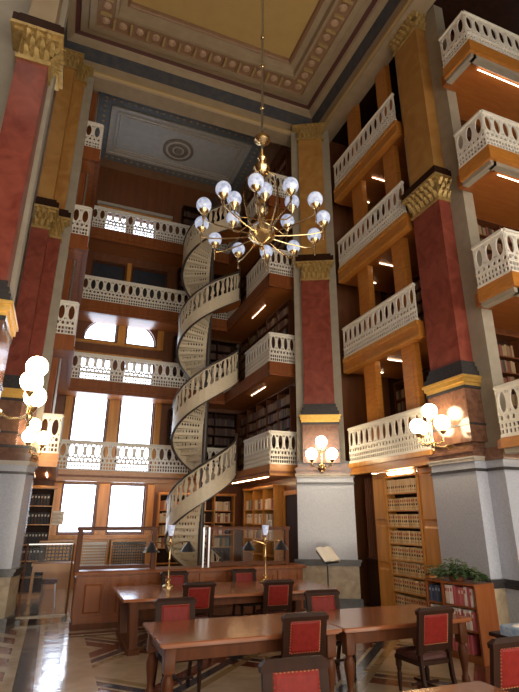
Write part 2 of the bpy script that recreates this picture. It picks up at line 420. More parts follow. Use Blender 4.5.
for i in range(4):
    z, zb = LV[i], LB[i]
    # U-shaped gallery round the window bay
    g = thing('gallery', '%s of the four cream railed galleries wrapping the tall window bay' % ORD[i], 'balcony', (2.5, 16.5, zb))
    deck_part(g, 'deck', M['soffit'], [(-1.15,-.16,12.0,16.1,zb+.06,z), (-1.15,6.15,16.1,17.09,zb+.06,z), (5.15,6.15,12.1,16.1,zb+.06,z)])
    deck_part(g, 'fascia', M['oakh' if i == 0 else 'cherry'], [(-.16,-.06,11.96,16.02,zb+.03,z+.02), (-1.15,-.06,11.92,12.02,zb+.03,z+.02), (-.06,5.05,16.0,16.12,zb,z+.02),  # upper levels: backlit shade is put into a darker wood colour
                                      (5.05,5.16,12.02,16.02,zb+.03,z+.02), (5.05,6.0,12.0,12.1,zb+.03,z+.02)])
    deck_part(g, 'bead_moulding', M['cherry'], [(-.06,-.03,11.95,16.0,zb+.1,zb+.15),(-.03,5.02,15.96,16.0,zb+.12,zb+.18),(5.02,5.05,12.0,15.97,zb+.1,zb+.15),(5.02,6.0,11.97,12.0,zb+.1,zb+.15)])
    railing((-.10,16.05), (5.09,16.05), z, g, .245)
    railing((-.10,11.97), (-.10,16.05), z, g); railing((-.55,11.97), (-.10,11.97), z, g, .23)
    railing((5.09,12.05), (5.09,14.05), z, g); railing((5.09,14.95), (5.09,16.05), z, g); railing((5.09,12.05), (5.86,12.05), z, g, .2)
    if i == 0:
        tube_lamp(g, (2.9,16.2,zb+.041), (5.0,16.2,zb+.041), .018); tube_lamp(g, (.2,16.2,zb+.041), (2.8,16.2,zb+.041), .018); tube_lamp(g, (5.26,12.6,zb+.043), (5.26,15.6,zb+.043), .016); tube_lamp(g, (-.3,14.2,zb+.043), (-.3,15.4,zb+.043), .016)
    else: tube_lamp(g, (5.5,13.4,zb+.045), (5.5,14.6,zb+.045), .006); tube_lamp(g, (-.7,13.6,zb+.045), (-.7,14.4,zb+.045), .008)
    # flush gallery between the two big pillars
    g = thing('gallery', '%s of the four cream railed galleries between the corner pillar and the right-hand pillar' % ORD[i], 'balcony', (7.0, 9.5, zb))
    deck_part(g, 'deck', M['soffit'], [(7.0,8.74,8.0,11.2,zb+.08,z)])
    deck_part(g, 'beam', M['oakh'], [(6.86,7.02,7.95,11.1,zb+.02,z)])
    deck_part(g, 'beam_moulding', M['oak'], [(6.82,6.86,7.95,11.05,z-.10,z),(6.83,6.86,7.95,11.05,zb+.02,zb+.07)])
    railing((6.86,7.95), (6.86,11.0), z, g)
    top = LB[i+1]+.07 if i < 3 else 14.19
    for y0, y1 in ((8.40,8.86),(9.92,10.42)):
        p = deck_part(g, 'post', M['oakh'], [(7.06,7.22,y0,y1,z,top)])
        deck_part(g, 'post_panel', M['oakh'], [(7.045,7.06,y0+.09,y1-.09,z+.3,top-.35)]) .parent = p
    tube_lamp(g, (7.3,9.7,zb+.06), (7.9,9.7,zb+.06), .008); tube_lamp(g, (7.3,10.75,zb+.06), (7.9,10.75,zb+.06), .008)
    # gallery of the open bay past the right-hand pillar
    g = thing('gallery', '%s cream railed gallery jutting out past the right-hand pillar' % ORD[i], 'balcony', (8.5, 6.0, zb))
    deck_part(g, 'deck', M['soffit'], [(7.05,7.47,5.66,6.50,zb+.14,z),(7.47,12.3,5.66,7.19,zb+.14,z)])
    deck_part(g, 'fascia', M['oakh'], [(6.92,7.05,5.5,6.30,zb+.13,z+.01), (7.05,12.3,5.5,5.62,zb+.13,z+.01)])
    deck_part(g, 'cornice', M['pier'], [(6.97,7.12,5.56,6.30,zb+.04,zb+.13),(7.05,12.3,5.56,5.70,zb+.04,zb+.13)])
    railing((6.95,5.55), (6.95,6.28), z, g, .24); railing((6.95,5.55), (11.2,5.55), z, g, .235)
    tube_lamp(g, (7.4,5.80,zb+.08), (9.6,5.80,zb+.08), .010)

# ---------------------------------------------------------------- pillars
def leaves(b, x0, y0, x1, y1, z0, z1, out, n, m=None):
    """rows of curled acanthus leaves along one face of a capital"""
    d = Vector((x1-x0, y1-y0, 0)); L = d.length; d.normalize(); o = Vector((out[0], out[1], 0)).normalized(); h = z1-z0
    for row, (f0, f1, off) in enumerate(((0,.42,0),(.30,.72,.5),(.62,.98,0))):
        for k in range(n):
            t = (k+.5+off*.98)/n
            if t > 1: continue
            c = Vector((x0,y0,0)) + d*(L*t); w = L/n*.46; rings = []
            for s, ww, oo in ((f0,.75,.0),(f0+(f1-f0)*.5,1.0,.03),(f0+(f1-f0)*.85,.85,.07),(f1,.5,.09),(f1-.08,.3,.11)):
                p = c + o*(oo+row*.03) + Vector((0,0,z0+h*s)); rings.append([p-d*w*ww-o*.02, p+o*.025, p+d*w*ww-o*.02, p-o*.04])
            b.loft(rings, m)
def stage_boxes(root, name, m, stages, smooth=False):
    """stages: (polygon, z0, z1)"""
    o = root.location; b = MB()
    for poly, z0, z1 in stages: b.prism([(x-o.x, y-o.y) for x, y in poly], z0-o.z, z1-o.z)
    return b.build(name, m, root, smooth)
def pillar(label, fp, shaft_fp, pier_boxes, faces, base, pier_mat='pier', upper='yellow'):
    """fp(e): pedestal outline grown by e; shaft_fp(e): pilaster outline grown by e; faces: [(x0,y0,x1,y1,out)] of the capital"""
    r = thing('pillar', label, 'pillar', base)
    stage_boxes(r, 'plinth', M['dgranite'], [(fp(.07),0,.22)])
    stage_boxes(r, 'dado', M['buff'], [(fp(.02),.22,.92)])
    stage_boxes(r, 'dado_band', M['dgranite'], [(fp(.06),.92,1.0),(fp(.09),1.0,1.06)])
    stage_boxes(r, 'pedestal', M['granite'], [(fp(0),1.06,2.80),(fp(0),2.85,2.98)])
    stage_boxes(r, 'black_line', M['dgranite'], [(fp(.025),2.80,2.85)])
    stage_boxes(r, 'pedestal_cornice', M['moulding'], [(fp(.035),2.98,3.03),(fp(.05),3.03,3.06)])
    stage_boxes(r, 'brown_moulding', M['brownm'], [(fp(.02),3.06,3.14),(fp(.05),3.14,3.19),(fp(.02),3.19,3.22)])
    stage_boxes(r, 'marble_block', M['brownm'], [(fp(-.03),3.22,3.32),(shaft_fp(.07),3.32,4.38)])
    stage_boxes(r, 'block_band', M['dgranite'], [(fp(-.02),3.32,3.38),(shaft_fp(.09),3.62,3.66),(shaft_fp(.09),4.30,4.36)])
    stage_boxes(r, 'gilded_band', M['gold'], [(shaft_fp(.09),4.36,4.42),(shaft_fp(.12),4.42,4.50),(shaft_fp(.145),4.50,4.55)])
    stage_boxes(r, 'column_base', M['dgranite'], [(shaft_fp(.10),4.55,4.66),(shaft_fp(.065),4.66,4.76),(shaft_fp(.03),4.76,4.86)])
    stage_boxes(r, 'shaft', M['red'], [(shaft_fp(0),4.86,8.52)])
    for zc, nm, h in ((8.52, 'capital', .56), (13.62, 'upper_capital', .50)):
        c = stage_boxes(r, nm, M['gilt'], [(shaft_fp(.03),zc,zc+.07),(shaft_fp(.0),zc+.07,zc+h*.8),(shaft_fp(.10),zc+h*.8,zc+h*.9),(shaft_fp(.16),zc+h*.9,zc+h)])
        b = MB(); o = r.location
        for x0,y0,x1,y1,out in faces: leaves(b, x0-o.x, y0-o.y, x1-o.x, y1-o.y, zc+.06-o.z, zc+h*.96-o.z, out, max(3, int(math.hypot(x1-x0,y1-y0)/.13)))
        b.build('acanthus_leaf_carving', M['gilt'], c)
    stage_boxes(r, 'abacus', M['dark'], [(shaft_fp(.15),9.08,9.24),(shaft_fp(.08),9.24,9.34)])
    stage_boxes(r, 'upper_shaft', M[upper], [(shaft_fp(-.02),9.34,13.62)])
    stage_boxes(r, 'pier', M[pier_mat], pier_boxes)
    return r
def bx(x0, x1, y0, y1): return [(x0,y0),(x1,y0),(x1,y1),(x0,y1)]
# right-hand pillar
pillar('red marble pillar whose granite pedestal stands behind the bookcase with the plant', lambda e: bx(6.86-e,7.7,6.88-e,8.02+e), lambda e: bx(6.88-e,7.4,6.90-e,7.76+e),
       [(bx(7.19,7.46,6.52,8.1),3.2,14.1)], [(6.88,6.90,6.88,7.76,(-1,0)),(6.88,6.90,7.4,6.90,(0,-1))], (7.1,7.4,0))
struct(MB().box(7.12,8.7,6.5,8.04,0,2.98).build('trim_19', M['granite'])); struct(MB().box(7.08,8.75,6.44,8.0,2.8,2.85).box(7.08,8.75,6.44,8.0,.92,1.06).build('trim_20', M['dgranite'])); struct(MB().box(7.07,8.75,6.43,8.0,2.98,3.2).build('trim_21', M['brownm']))
# corner pillar: its face is turned towards the hall
A, B_ = Vector((5.69,11.75)), Vector((6.85,11.15)); u_ = (B_-A).normalized(); n_ = Vector((u_.y, -u_.x)); C0 = (A+B_)/2
def quad(hw, front, back=.6, hr=None):
    hr = hr or hw
    return [tuple(C0 - u_*hw + n_*front), tuple(C0 + u_*hr + n_*front), tuple(C0 + u_*hr - n_*back), tuple(C0 - u_*hw - n_*back)]
if n_.y > 0: n_ = -n_
pf = [C0 - u_*.40 + n_*.14, C0 + u_*.40 + n_*.14]
pillar('red marble corner pillar standing between the window bay and the flush galleries', lambda e: quad(.64+e, .10+e, hr=.78+e), lambda e: quad(.40+e, .14+e),
       [(quad(.62, .0, .9),3.2,14.1)], [(pf[0].x,pf[0].y,pf[1].x,pf[1].y,tuple(n_))], (C0.x, C0.y, 0))
# corner pillar on the window bay's other side: two stepped pilasters
def lshape(e): return [(-1.36,11.4-e),(-.98+e,11.4-e),(-.98+e,11.74-e),(-.70+e,11.74-e),(-.70+e,12.2),(-1.36,12.2)]
pillar('stepped red marble pillar at the window bay corner beside the glass gate', lambda e: [(-1.5,11.22-e),(-.62+e,11.22-e),(-.5+e,11.6-e),(-.5+e,12.25),(-1.5,12.25)], lshape,
       [([(-1.9,11.9),(-.5,11.9),(-.5,12.3),(-1.9,12.3)],3.2,14.1)], [(-1.36,11.4,-.98,11.4,(0,-1)),(-.98,11.74,-.70,11.74,(0,-1))], (-1.0,11.8,0))
# nearest pillar on the same side
pillar('tall red marble pillar cut by the picture edge, with a pale side strip', lambda e: bx(-2.2,-.93+e,6.45-e,8.0), lambda e: bx(-1.38-e,-.95+e,6.5-e,7.4),
       [(bx(-2.5,-.885,6.88,7.12),3.2,14.1)], [(-1.38,6.5,-.95,6.5,(0,-1)),(-.95,6.5,-.95,6.9,(1,0))], (-1.4,7.2,0), upper='plaster')

# ---------------------------------------------------------------- spiral staircase
CX, CY, RO = 3.95, 14.42, 1.0
NST = 16; RISE = (LV[3]-LV[0])/48
sp = thing('spiral_staircase', 'cream cast-iron spiral staircase rising through every gallery of the window bay', 'staircase', (CX, CY, 0))
A0, A1 = math.radians(-36), math.radians(78)         # landing sector at every gallery
RAMP = 2*PI-(A1-A0)
def zth(t):
    """height of the walking line at angle t (t=0 faces the side gallery)"""
    k = math.floor((t-A0)/(2*PI)); a = t-A0-2*PI*k
    if k < 0: return LV[0]-(A0-t)*2.79/RAMP
    if k >= 3: return LV[3]
    return LV[k] if a < A1-A0 else LV[k]+(LV[k+1]-LV[k])*(a-(A1-A0))/RAMP
T0 = A0-LV[0]*RAMP/2.79; T1 = 6*PI+A0
MB().lathe([(.13,0),(.13,.1),(.085,.2),(.075,.3),(.075,12.6),(.10,12.65),(.10,12.7),(.04,12.85)], n=14).build('newel_post', M['rail'], sp, True)
flight_list = [(T0, A0, 19)] + [(2*PI*k+A1, 2*PI*(k+1)+A0, 16) for k in range(3)]
for ta, tb, ns_ in flight_list:
    step = (tb-ta)/ns_; rise = (zth(tb-1e-6)-zth(ta+1e-6))/ns_
    for k in range(ns_):
        t = ta+k*step; z = zth(ta+1e-6)+rise*(k+1); b = MB()
        a0, a1 = t-.03, t+step
        ringp = lambda zz: [(.07*math.cos(a0),.07*math.sin(a0),zz)] + [(.97*math.cos(a0+(a1-a0)*q/3),.97*math.sin(a0+(a1-a0)*q/3),zz) for q in range(4)] + [(.07*math.cos(a1),.07*math.sin(a1),zz)]
        b.loft([ringp(z-.03), ringp(z)])
        tr = b.build('tread', M['irontan'], sp)
        d = Vector((math.cos(t), math.sin(t), 0)); nn = Vector((-d.y, d.x, 0))
        hol = [ell(.22+.085*q, rise*.5, .026, .045, 6) for q in range(9)]
        MB().plate(rect(.07,.97,-.01,rise-.03), hol, lambda u,v,w: tuple(d*u + nn*w + Vector((0,0,z-rise+v))), .015).build('riser', M['irontan'], tr)
for k in range(4):
    ang = [A0+(A1-A0)*q/8 for q in range(9)]
    pl = [(1.0*math.cos(a),1.0*math.sin(a)) for a in ang]+[(.06,.06)]
    MB().prism(pl, LV[k]-.10, LV[k]-.002).build('landing', M['soffit'], sp)
def helix(name, r0, r1, v0, v1, m, ta, tb, parent=None, n=10):
    b = MB(); k = int((tb-ta)/(2*PI)*36); rings = []
    for i in range(k+1):
        t = ta+(tb-ta)*i/k; z = zth(t); c, s = math.cos(t), math.sin(t)
        rings.append([(r0*c,r0*s,z+v0),(r1*c,r1*s,z+v0),(r1*c,r1*s,z+v1),(r0*c,r0*s,z+v1)])
    return b.loft(rings).build(name, m, parent or sp)
for ta, tb, ns_ in flight_list: helix('outer_stringer', .965, 1.0, -.14, .24, M['irontan'], ta, tb-1e-5)
for ta, tb, ns_ in flight_list: helix('stringer_edge', .95, 1.02, -.17, -.14, M['rail'], ta, tb-1e-5)
def spiral_module(w):
    """a lyre-shaped opening on each side of a slim turned baluster"""
    left = [(.07*w,.20),(.36*w,.20),(.42*w,.29),(.30*w,.38),(.38*w,.48),(.43*w,.62),(.30*w,.76),(.07*w,.76),(.15*w,.62),(.15*w,.48),(.07*w,.36)]
    return [left, [(w-x, v) for x, v in reversed(left)], ell(w*.5,.68,.022,.05,6)]
flights = []; segs = []
for ta, tb, ns_ in flight_list:
    nm = max(4, round((tb-ta)*RO/.34)); dth = (tb-ta)/nm; wmod = dth*RO; fb = MB()
    tmp = MB().plate(rect(0, wmod, .04, .80), spiral_module(wmod), lambda u,v,q: (u,v,q), .03)
    for k in range(nm):
        t = ta+k*dth
        fb.add([((RO-.02+q)*math.cos(t+u/RO), (RO-.02+q)*math.sin(t+u/RO), zth(min(max(t+u/RO,ta+1e-6),tb-1e-6))+.10+v*.94) for u,v,q in tmp.v], tmp.f)
    flights.append(fb); segs.append((ta+1e-6, tb-1e-5))
for fl, (ta, tb) in zip(flights, segs):
    bl = fl.build('balustrade', M['irontan'], sp); hb = MB()
    k = max(3, int((tb-ta)/.15)); hb.tube([((RO-.02)*math.cos(ta+(tb-ta)*i/k), (RO-.02)*math.sin(ta+(tb-ta)*i/k), zth(ta+(tb-ta)*i/k)+.89) for i in range(k+1)], .035, 8)
    for tt in (ta, tb):
        c, s = (RO-.02)*math.cos(tt), (RO-.02)*math.sin(tt); hb.tube([(c,s,zth(tt)-.1),(c,s,zth(tt)+.98)], .04, 8).sphere((c,s,zth(tt)+1.02), .055, 8, 6)
    hb.build('handrail', M['rail'], bl, True)
# ================================================================ BOOKCASES AND BOOKS
def w2(loc, rz, x, y, z):
    c, s = math.cos(rz), math.sin(rz); return (loc[0]+x*c-y*s, loc[1]+x*s+y*c, loc[2]+z)
def bookcase(label, loc, rz, W, H, D, shelves, ups, wood, cornice=False, plinth=.08, group=None, cat='bookcase'):
    """local frame: back on y=0, front facing -y, standing on z=0"""
    r = thing('bookcase', label, cat, loc, rz, group)
    for s in (-1, 1): MB().bbox(s*W/2-.02, s*W/2+.02, -D, 0, 0, H-.02, .004).build('side_panel', wood, r)
    MB().box(-W/2+.02, W/2-.02, -.02, 0, 0, H-.02).build('back_panel', M['dark'], r)
    t = MB().bbox(-W/2-.02, W/2+.02, -D-.01, 0, H-.03, H, .005)
    if cornice: t.bbox(-W/2-.05, W/2+.05, -D-.05, 0, H-.01, H+.05, .01)
    t.build('top', wood, r)
    if plinth: MB().box(-W/2+.02, W/2-.02, -D+.01, -.02, 0, plinth).build('plinth', wood, r)
    for z in shelves: MB().box(-W/2+.02, W/2-.02, -D+.005, -.02, z-.025, z).build('shelf', wood, r)
    for u in ups: MB().box(u-.015, u+.015, -D, -.02, plinth, H-.03).build('upright', wood, r)
    return r
def book_mesh(cover, b1=None, b2=None):
    b = MB(); c = bookmat(cover)
    b.loft([[(-.46,-.5,z),(-.25,-.535,z),(.25,-.535,z),(.46,-.5,z),(.5,-.46,z),(.5,.5,z),(.36,.5,z),(.36,-.40,z),(-.36,-.40,z),(-.36,.5,z),(-.5,.5,z),(-.5,-.46,z)] for z in (0,1)], c)
    b.box(-.36,.36,-.40,.46,.02,.975, M['pages'])
    if b1: b.box(-.27,.27,-.545,-.50,.66,.84, bookmat(b1))
    if b2: b.box(-.27,.27,-.545,-.50,.36,.52, bookmat(b2)); b.box(-.27,.27,-.545,-.50,.16,.19, bookmat(b2))
    return b.mesh('book')
TAN = (.58,.42,.22); REDL = (.36,.06,.03); BLK = (.03,.028,.026)
PAL = {
 'law': [book_mesh((.60,.43,.22), REDL, BLK), book_mesh((.66,.50,.28), REDL, BLK), book_mesh((.52,.36,.18), REDL, BLK)],
 'lawtop': [book_mesh((.66,.52,.32), None, (.30,.14,.06)), book_mesh((.60,.45,.26), None, BLK)],
 'light': [book_mesh((.62,.54,.42), (.3,.1,.05)), book_mesh((.55,.44,.30)), book_mesh((.40,.27,.16)), book_mesh((.66,.62,.55), (.2,.2,.25)), book_mesh((.34,.12,.07)), book_mesh((.70,.64,.52))],
 'mixed': [book_mesh((.24,.07,.04), (.6,.5,.3)), book_mesh((.50,.42,.30)), book_mesh((.12,.15,.13)), book_mesh((.36,.22,.12)), book_mesh((.60,.52,.40))],
 'dark': [book_mesh((.03,.03,.04), (.55,.55,.55)), book_mesh((.04,.035,.035), (.6,.6,.58)), book_mesh((.06,.03,.03), (.5,.45,.4))],
 'redwhite': [book_mesh((.42,.10,.10), (.6,.5,.4)), book_mesh((.66,.60,.56), (.4,.1,.1)), book_mesh((.48,.16,.15)), book_mesh((.60,.50,.46), (.35,.08,.08)), book_mesh((.38,.07,.08))],
 'navy': [book_mesh((.025,.04,.085), (.25,.3,.4)), book_mesh((.03,.05,.10)), book_mesh((.045,.06,.11), (.3,.35,.4))],
}
def row(loc, rz, pal, x0, x1, yf, z, h, label, group, t=(.05,.08), dep=.19, jit=.12, lean=0):
    """separate books side by side on one shelf; yf: local y of the spines"""
    x = x0
    while True:
        w = random.uniform(*t)
        if x + w > x1: break
        o = bpy.data.objects.new('book', random.choice(PAL[pal])); COL.objects.link(o)
        hh = h*(1-random.random()*jit); dd = dep*random.uniform(.92, 1.0)
        o.location = w2(loc, rz, x+w/2, yf+dd*.535+random.uniform(0,.012), z+.001); o.rotation_euler = (0,0,rz); o.scale = (w*.95, dd, hh)
        tag(o, label, 'book', group); x += w
STUFF = MB()      # the many far volumes up in the galleries
def far_row(loc, rz, x0, x1, yf, z, h, m, t=(.05,.09), dep=.2):
    x = x0
    while x < x1-.05:
        w = min(random.uniform(*t), x1-x); hh = h*random.uniform(.82, 1); y = yf+random.uniform(0,.02)
        vs = [w2(loc, rz, *p) for p in ((x,y,z),(x+w*.94,y,z),(x+w*.94,y+dep,z),(x,y+dep,z),(x,y,z+hh),(x+w*.94,y,z+hh),(x+w*.94,y+dep,z+hh),(x,y+dep,z+hh))]
        STUFF.add(vs, [(3,2,1,0),(4,5,6,7),(0,1,5,4),(1,2,6,5),(2,3,7,6),(3,0,4,7)], m); x += w

# ---- upper gallery cases
def upper_case(label, loc, rz, W, H, wood, m, nup, frac=1.0):
    n = int(H//.34); sh = [.10+k*.34 for k in range(n)]
    ups = [-W/2+W*k/nup for k in range(1, nup)]
    bookcase(label, loc, rz, W, H, .30, sh, ups, wood, group=None)
    e = [-W/2+.02]+ups+[W/2-.02]
    for z in sh:
        for a, b in zip(e[:-1], e[1:]):
            if random.random() < frac: far_row(loc, rz, a+.025, b-.03-random.choice((0,0,0,.2)), -.285, z+.001, .26, m)
NAMES = ['lowest', 'second', 'third', 'top']
for i in range(4):
    z = LV[i]+.001; H = (LB[i+1] if i < 3 else 14.2)-LV[i]-.12; H = min(H, 2.3)
    upper_case('dark bookcase on the wall right of the spiral stairs, %s gallery' % NAMES[i], (6.145,14.6,z), -PI/2, 4.4, H, M['walnut'], LAW, 5)
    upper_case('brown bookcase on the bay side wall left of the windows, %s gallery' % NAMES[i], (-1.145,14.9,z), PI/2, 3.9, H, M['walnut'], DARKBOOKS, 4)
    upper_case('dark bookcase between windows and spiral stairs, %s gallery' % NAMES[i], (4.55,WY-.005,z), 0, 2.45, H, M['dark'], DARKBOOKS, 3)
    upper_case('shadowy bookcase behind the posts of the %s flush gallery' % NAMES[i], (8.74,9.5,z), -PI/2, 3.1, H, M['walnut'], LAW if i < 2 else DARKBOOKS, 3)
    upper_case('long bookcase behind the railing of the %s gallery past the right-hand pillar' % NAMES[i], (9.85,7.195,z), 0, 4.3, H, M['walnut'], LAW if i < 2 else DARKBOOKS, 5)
    # shelf end with a pale polished post at the gallery corner
    e = thing('shelf_end', 'brown shelf end with a shiny upright at the %s gallery left of the windows' % NAMES[i], 'shelf end', (-.7,12.5,z))
    top = (LB[i+1] if i < 3 else 14.6)-LV[i]-.03
    MB().box(-.43,.33,-.03,.03,0,min(top,2.45)).build('end_panel', M['cherry'], e)
    MB().bbox(.36,.41,-.04,.04,0,top,.01).build('upright', M['steel'], e)
tag(STUFF.build('gallery_books'), 'rows of far brown and tan volumes filling the upper gallery shelves', 'books', 'far gallery books', 'stuff')

# ---- ground floor cases
LW = (7.28, 9.27, 0)
bookcase('tall oak bookcase of tan law books under a strip lamp', LW, -PI/2, 1.12, 2.90, .27, [.22,.55,.87,1.17,1.49,1.83,2.17,2.53], [], M['oak'], plinth=.16)
rows8 = [(2.53,'lawtop','topmost'),(2.17,'law','second'),(1.83,'law','third'),(1.49,'law','fourth'),(1.17,'law','fifth'),(.87,'law','sixth'),(.55,'law','seventh'),(.22,'law','lowest')]
for z, pal, nm_ in rows8:
    row(LW, -PI/2, pal, -.53, .53, -.25, z, .255 if z < 2.5 else .29, 'tan law book on the %s shelf of the tall lit oak bookcase' % nm_, 'law books, %s shelf of the tall oak case' % nm_, (.07,.08), jit=.05)
lt = thing('strip_lamp', 'glowing strip lamp above the tall oak bookcase of law books', 'lamp', (7.02,9.25,2.96))
MB().tube([(0,-.42,0),(0,.42,0)], .035, 10).build('lamp_tube', TUBE, lt); MB().box(.02,.07,-.48,.48,-.03,.05).build('housing', M['oak'], lt)
# panelling either side
def panel_wall(i, y0, y1, x=7.05):
    p = MB().box(x, x+.2, y0, y1, 0, 3.0)
    for z0, z1 in ((.12,.95),(1.05,1.85),(1.95,2.9)): p.loft([[(x,y0+.07,z0),(x,y1-.07,z0),(x,y1-.07,z1),(x,y0+.07,z1)],[(x-.03,y0+.10,z0+.04),(x-.03,y1-.10,z0+.04),(x-.03,y1-.10,z1-.04),(x-.03,y0+.10,z1-.04)]])
    struct(p.build('trim_%d' % i, M['oak']))
panel_wall(22, 9.84, 10.36); panel_wall(23, 8.05, 8.70)
c = thing('cabinet', 'dark cabinet with a spindled upper screen beside the corner pillar', 'cabinet', (7.28,10.63,0))
MB().bbox(-.18,.3,-.27,.27,0,1.06,.01).build('body', M['dark'], c)
MB().bbox(-.22,.3,-.28,.28,1.06,1.11,.015).build('counter_top', M['dark'], c)
MB().box(.28,.32,-.27,.27,1.11,2.95).build('back_panel', M['dark'], c)
for k in range(7):
    MB().lathe([(.03,1.11),(.03,1.2),(.018,1.3),(.032,1.6),(.016,1.95),(.032,2.3),(.018,2.6),(.03,2.8),(.03,2.95)], -.1, -.24+k*.08, 0, 8).build('spindle', M['walnut'], c, True)

# low bookcase by the pillar, with the plant
PL, PR = (6.40,6.93,0), math.radians(-80)
bookcase('low wooden bookcase with red and white books under the leafy plant', PL, PR, .92, 1.06, .46, [.10,.42,.74], [-.14], M['cherry'], plinth=.07)
row(PL, PR, 'navy', -.43, -.165, -.44, .74, .25, 'dark blue book in the top corner of the low bookcase under the plant', 'navy books in the low bookcase', (.05,.07), dep=.24)
row(PL, PR, 'redwhite', -.115, .43, -.44, .74, .27, 'red or white book on the top shelf of the low bookcase under the plant', 'red and white books, top shelf', (.04,.06), dep=.24)
row(PL, PR, 'redwhite', -.115, .43, -.44, .42, .28, 'red or white book on the middle shelf of the low bookcase under the plant', 'red and white books, middle shelf', (.04,.06), dep=.24)
row(PL, PR, 'redwhite', -.43, -.165, -.44, .42, .27, 'red or white book left of the upright, middle shelf of the low bookcase', 'red and white books, middle left', (.05,.07), dep=.24)
row(PL, PR, 'redwhite', -.115, .30, -.44, .10, .27, 'red or white book on the bottom shelf of the low bookcase under the plant', 'red and white books, bottom shelf', (.05,.07), dep=.24)
pp = thing('potted_plant', 'sprawling dark green potted plant on top of the low bookcase', 'plant', w2(PL, PR, -.02, -.23, 1.061), PR)
MB().lathe([(.09,0),(.11,.02),(.13,.08),(.14,.09),(.12,.095),(.10,.085),(.01,.085)], n=18).build('pot', M['terracotta'], pp, True)
MB().lathe([(.105,.075),(.08,.09),(.01,.095)], n=14).build('soil', M['soil'], pp)
lf = MB(); stm = MB()
for k in range(330):
    a = random.uniform(0, 2*PI); rr = random.random()**.6; x, y = .50*rr*math.cos(a), .22*rr*math.sin(a); z = .05+random.uniform(.02,.24)*(1.25-rr)
    if k < 8: x, z = -.55+random.uniform(-.06,.04), random.uniform(.04,.20)
    if k % 4 == 0: stm.tube([(x*.15,y*.15,.10),(x*.6,y*.6,z+.03),(x,y,z)], .005, 5)
    d = Vector((math.cos(a),math.sin(a),random.uniform(-.5,.6))).normalized(); s = d.cross(Vector((0,0,1))).normalized(); L = random.uniform(.06,.11); p = Vector((x,y,z)); up_ = s.cross(d)
    lf.loft([[p-s*.004,p+up_*.003,p+s*.004,p-up_*.003],[p+d*L*.4-s*L*.33-up_*.006,p+d*L*.4+up_*.01,p+d*L*.4+s*L*.33-up_*.006,p+d*L*.4-up_*.004],[p+d*L-s*.003-up_*.02,p+d*L-up_*.017,p+d*L+s*.003-up_*.02,p+d*L-up_*.023]])
lf.build('leaves', M['leaf'], pp); stm.build('stems', M['leaf'], pp)

# back-wall cases right of the ground-floor windows
SH = [.12,.62,1.08,1.46,1.84,2.22]
for k, (x, W) in enumerate(((3.70,1.06),(5.04,1.40))):
    lab = ('tall oak bookcase just right of the lower windows', 'wide oak bookcase in the corner behind the spiral stairs')[k]
    loc = (x, WY-.005, 0)
    ups = [] if k == 0 else [0]
    bookcase(lab, loc, 0, W, 2.72, .32, SH, ups, M['oak'], cornice=True)
    for z, nm_ in ((1.08,'lower'),(1.46,'middle'),(1.84,'upper'),(2.22,'top')):
        e = [-W/2+.03]+ups+[W/2-.03]
        for a, b2 in zip(e[:-1], e[1:]):
            row(loc, 0, 'light' if k == 0 else random.choice(('light','mixed')), a+.02, b2-random.choice((.05,.05,.22)), -.29, z, .30, 'pale or brown book on the %s shelf of the %s' % (nm_, ('oak case right of the windows','corner oak case behind the stairs')[k]), '%s shelf books, oak case %s' % (nm_, ('by the windows','behind the stairs')[k]), (.075,.11))
loc = (6.145, 14.75, 0)
bookcase('oak bookcase on the bay side wall behind the table lamps', loc, -PI/2, 2.5, 2.85, .34, [.12,.58,.98,1.40,1.82,2.24], [-.42,.42], M['oak'], cornice=True)
for z, nm_ in ((1.40,'lower'),(1.82,'middle'),(2.24,'upper')):
    for a, b2 in ((-1.2,-.46),(-.38,.38),(.46,1.2)):
        row(loc, -PI/2, random.choice(('light','mixed')), a, b2-.1, -.31, z, .30, 'mixed book on the %s shelf of the oak case on the bay side wall' % nm_, '%s shelf books, oak side-wall case' % nm_, (.10,.14))
sg = thing('notice_card', 'white printed notice card on the oak case behind the table lamps', 'sign', (5.79,13.72,1.62), -PI/2)
MB().box(-.13,.13,-.012,0,0,.32).build('card', M['paper'], sg)
pr_ = MB()
for k in range(7): pr_.box(-.10,.10-.04*(k%3),-.014,-.011,.05+k*.034,.062+k*.034)
pr_.build('printed_lines', M['cardb'], sg)
d_ = MB().bbox(6.08,6.15,12.42,13.30,0,2.6,.01); door = struct(d_.build('door_1', M['dark']))
MB().box(6.03,6.08,12.34,12.42,0,2.7).box(6.03,6.08,13.30,13.38,0,2.7).box(6.03,6.08,12.34,13.38,2.6,2.72).build('door_frame', M['oak'], door)
# left: black volumes beside the windows
LD = (-.47, 15.6, 0)
bookcase('bookcase of black binders left of the lower windows', LD, 0, .86, 2.75, .35, [.12,.50,.90,1.30,1.80,2.28], [], M['oak'], cornice=True)
for z, nm_ in ((2.28,'top'),(1.80,'second'),(1.30,'third'),(.90,'fourth')):
    row(LD, 0, 'dark', -.40, .40, -.33, z, .30, 'black volume on the %s shelf left of the lower windows' % nm_, 'black volumes, %s shelf' % nm_, (.07,.09), dep=.24, jit=.04)
# notice on the window post
n2 = thing('paper_notice', 'grey paper notice hanging at the edge of the lower window', 'sign', (.10,16.92,1.76))
MB().box(-.20,.20,-.012,0,0,.40).build('sheet', M['paper'], n2)
pr_ = MB()
for k in range(8): pr_.box(-.15,.15-.05*(k%3),-.014,-.011,.06+k*.038,.078+k*.038)
pr_.build('printed_lines', M['ink'], n2)
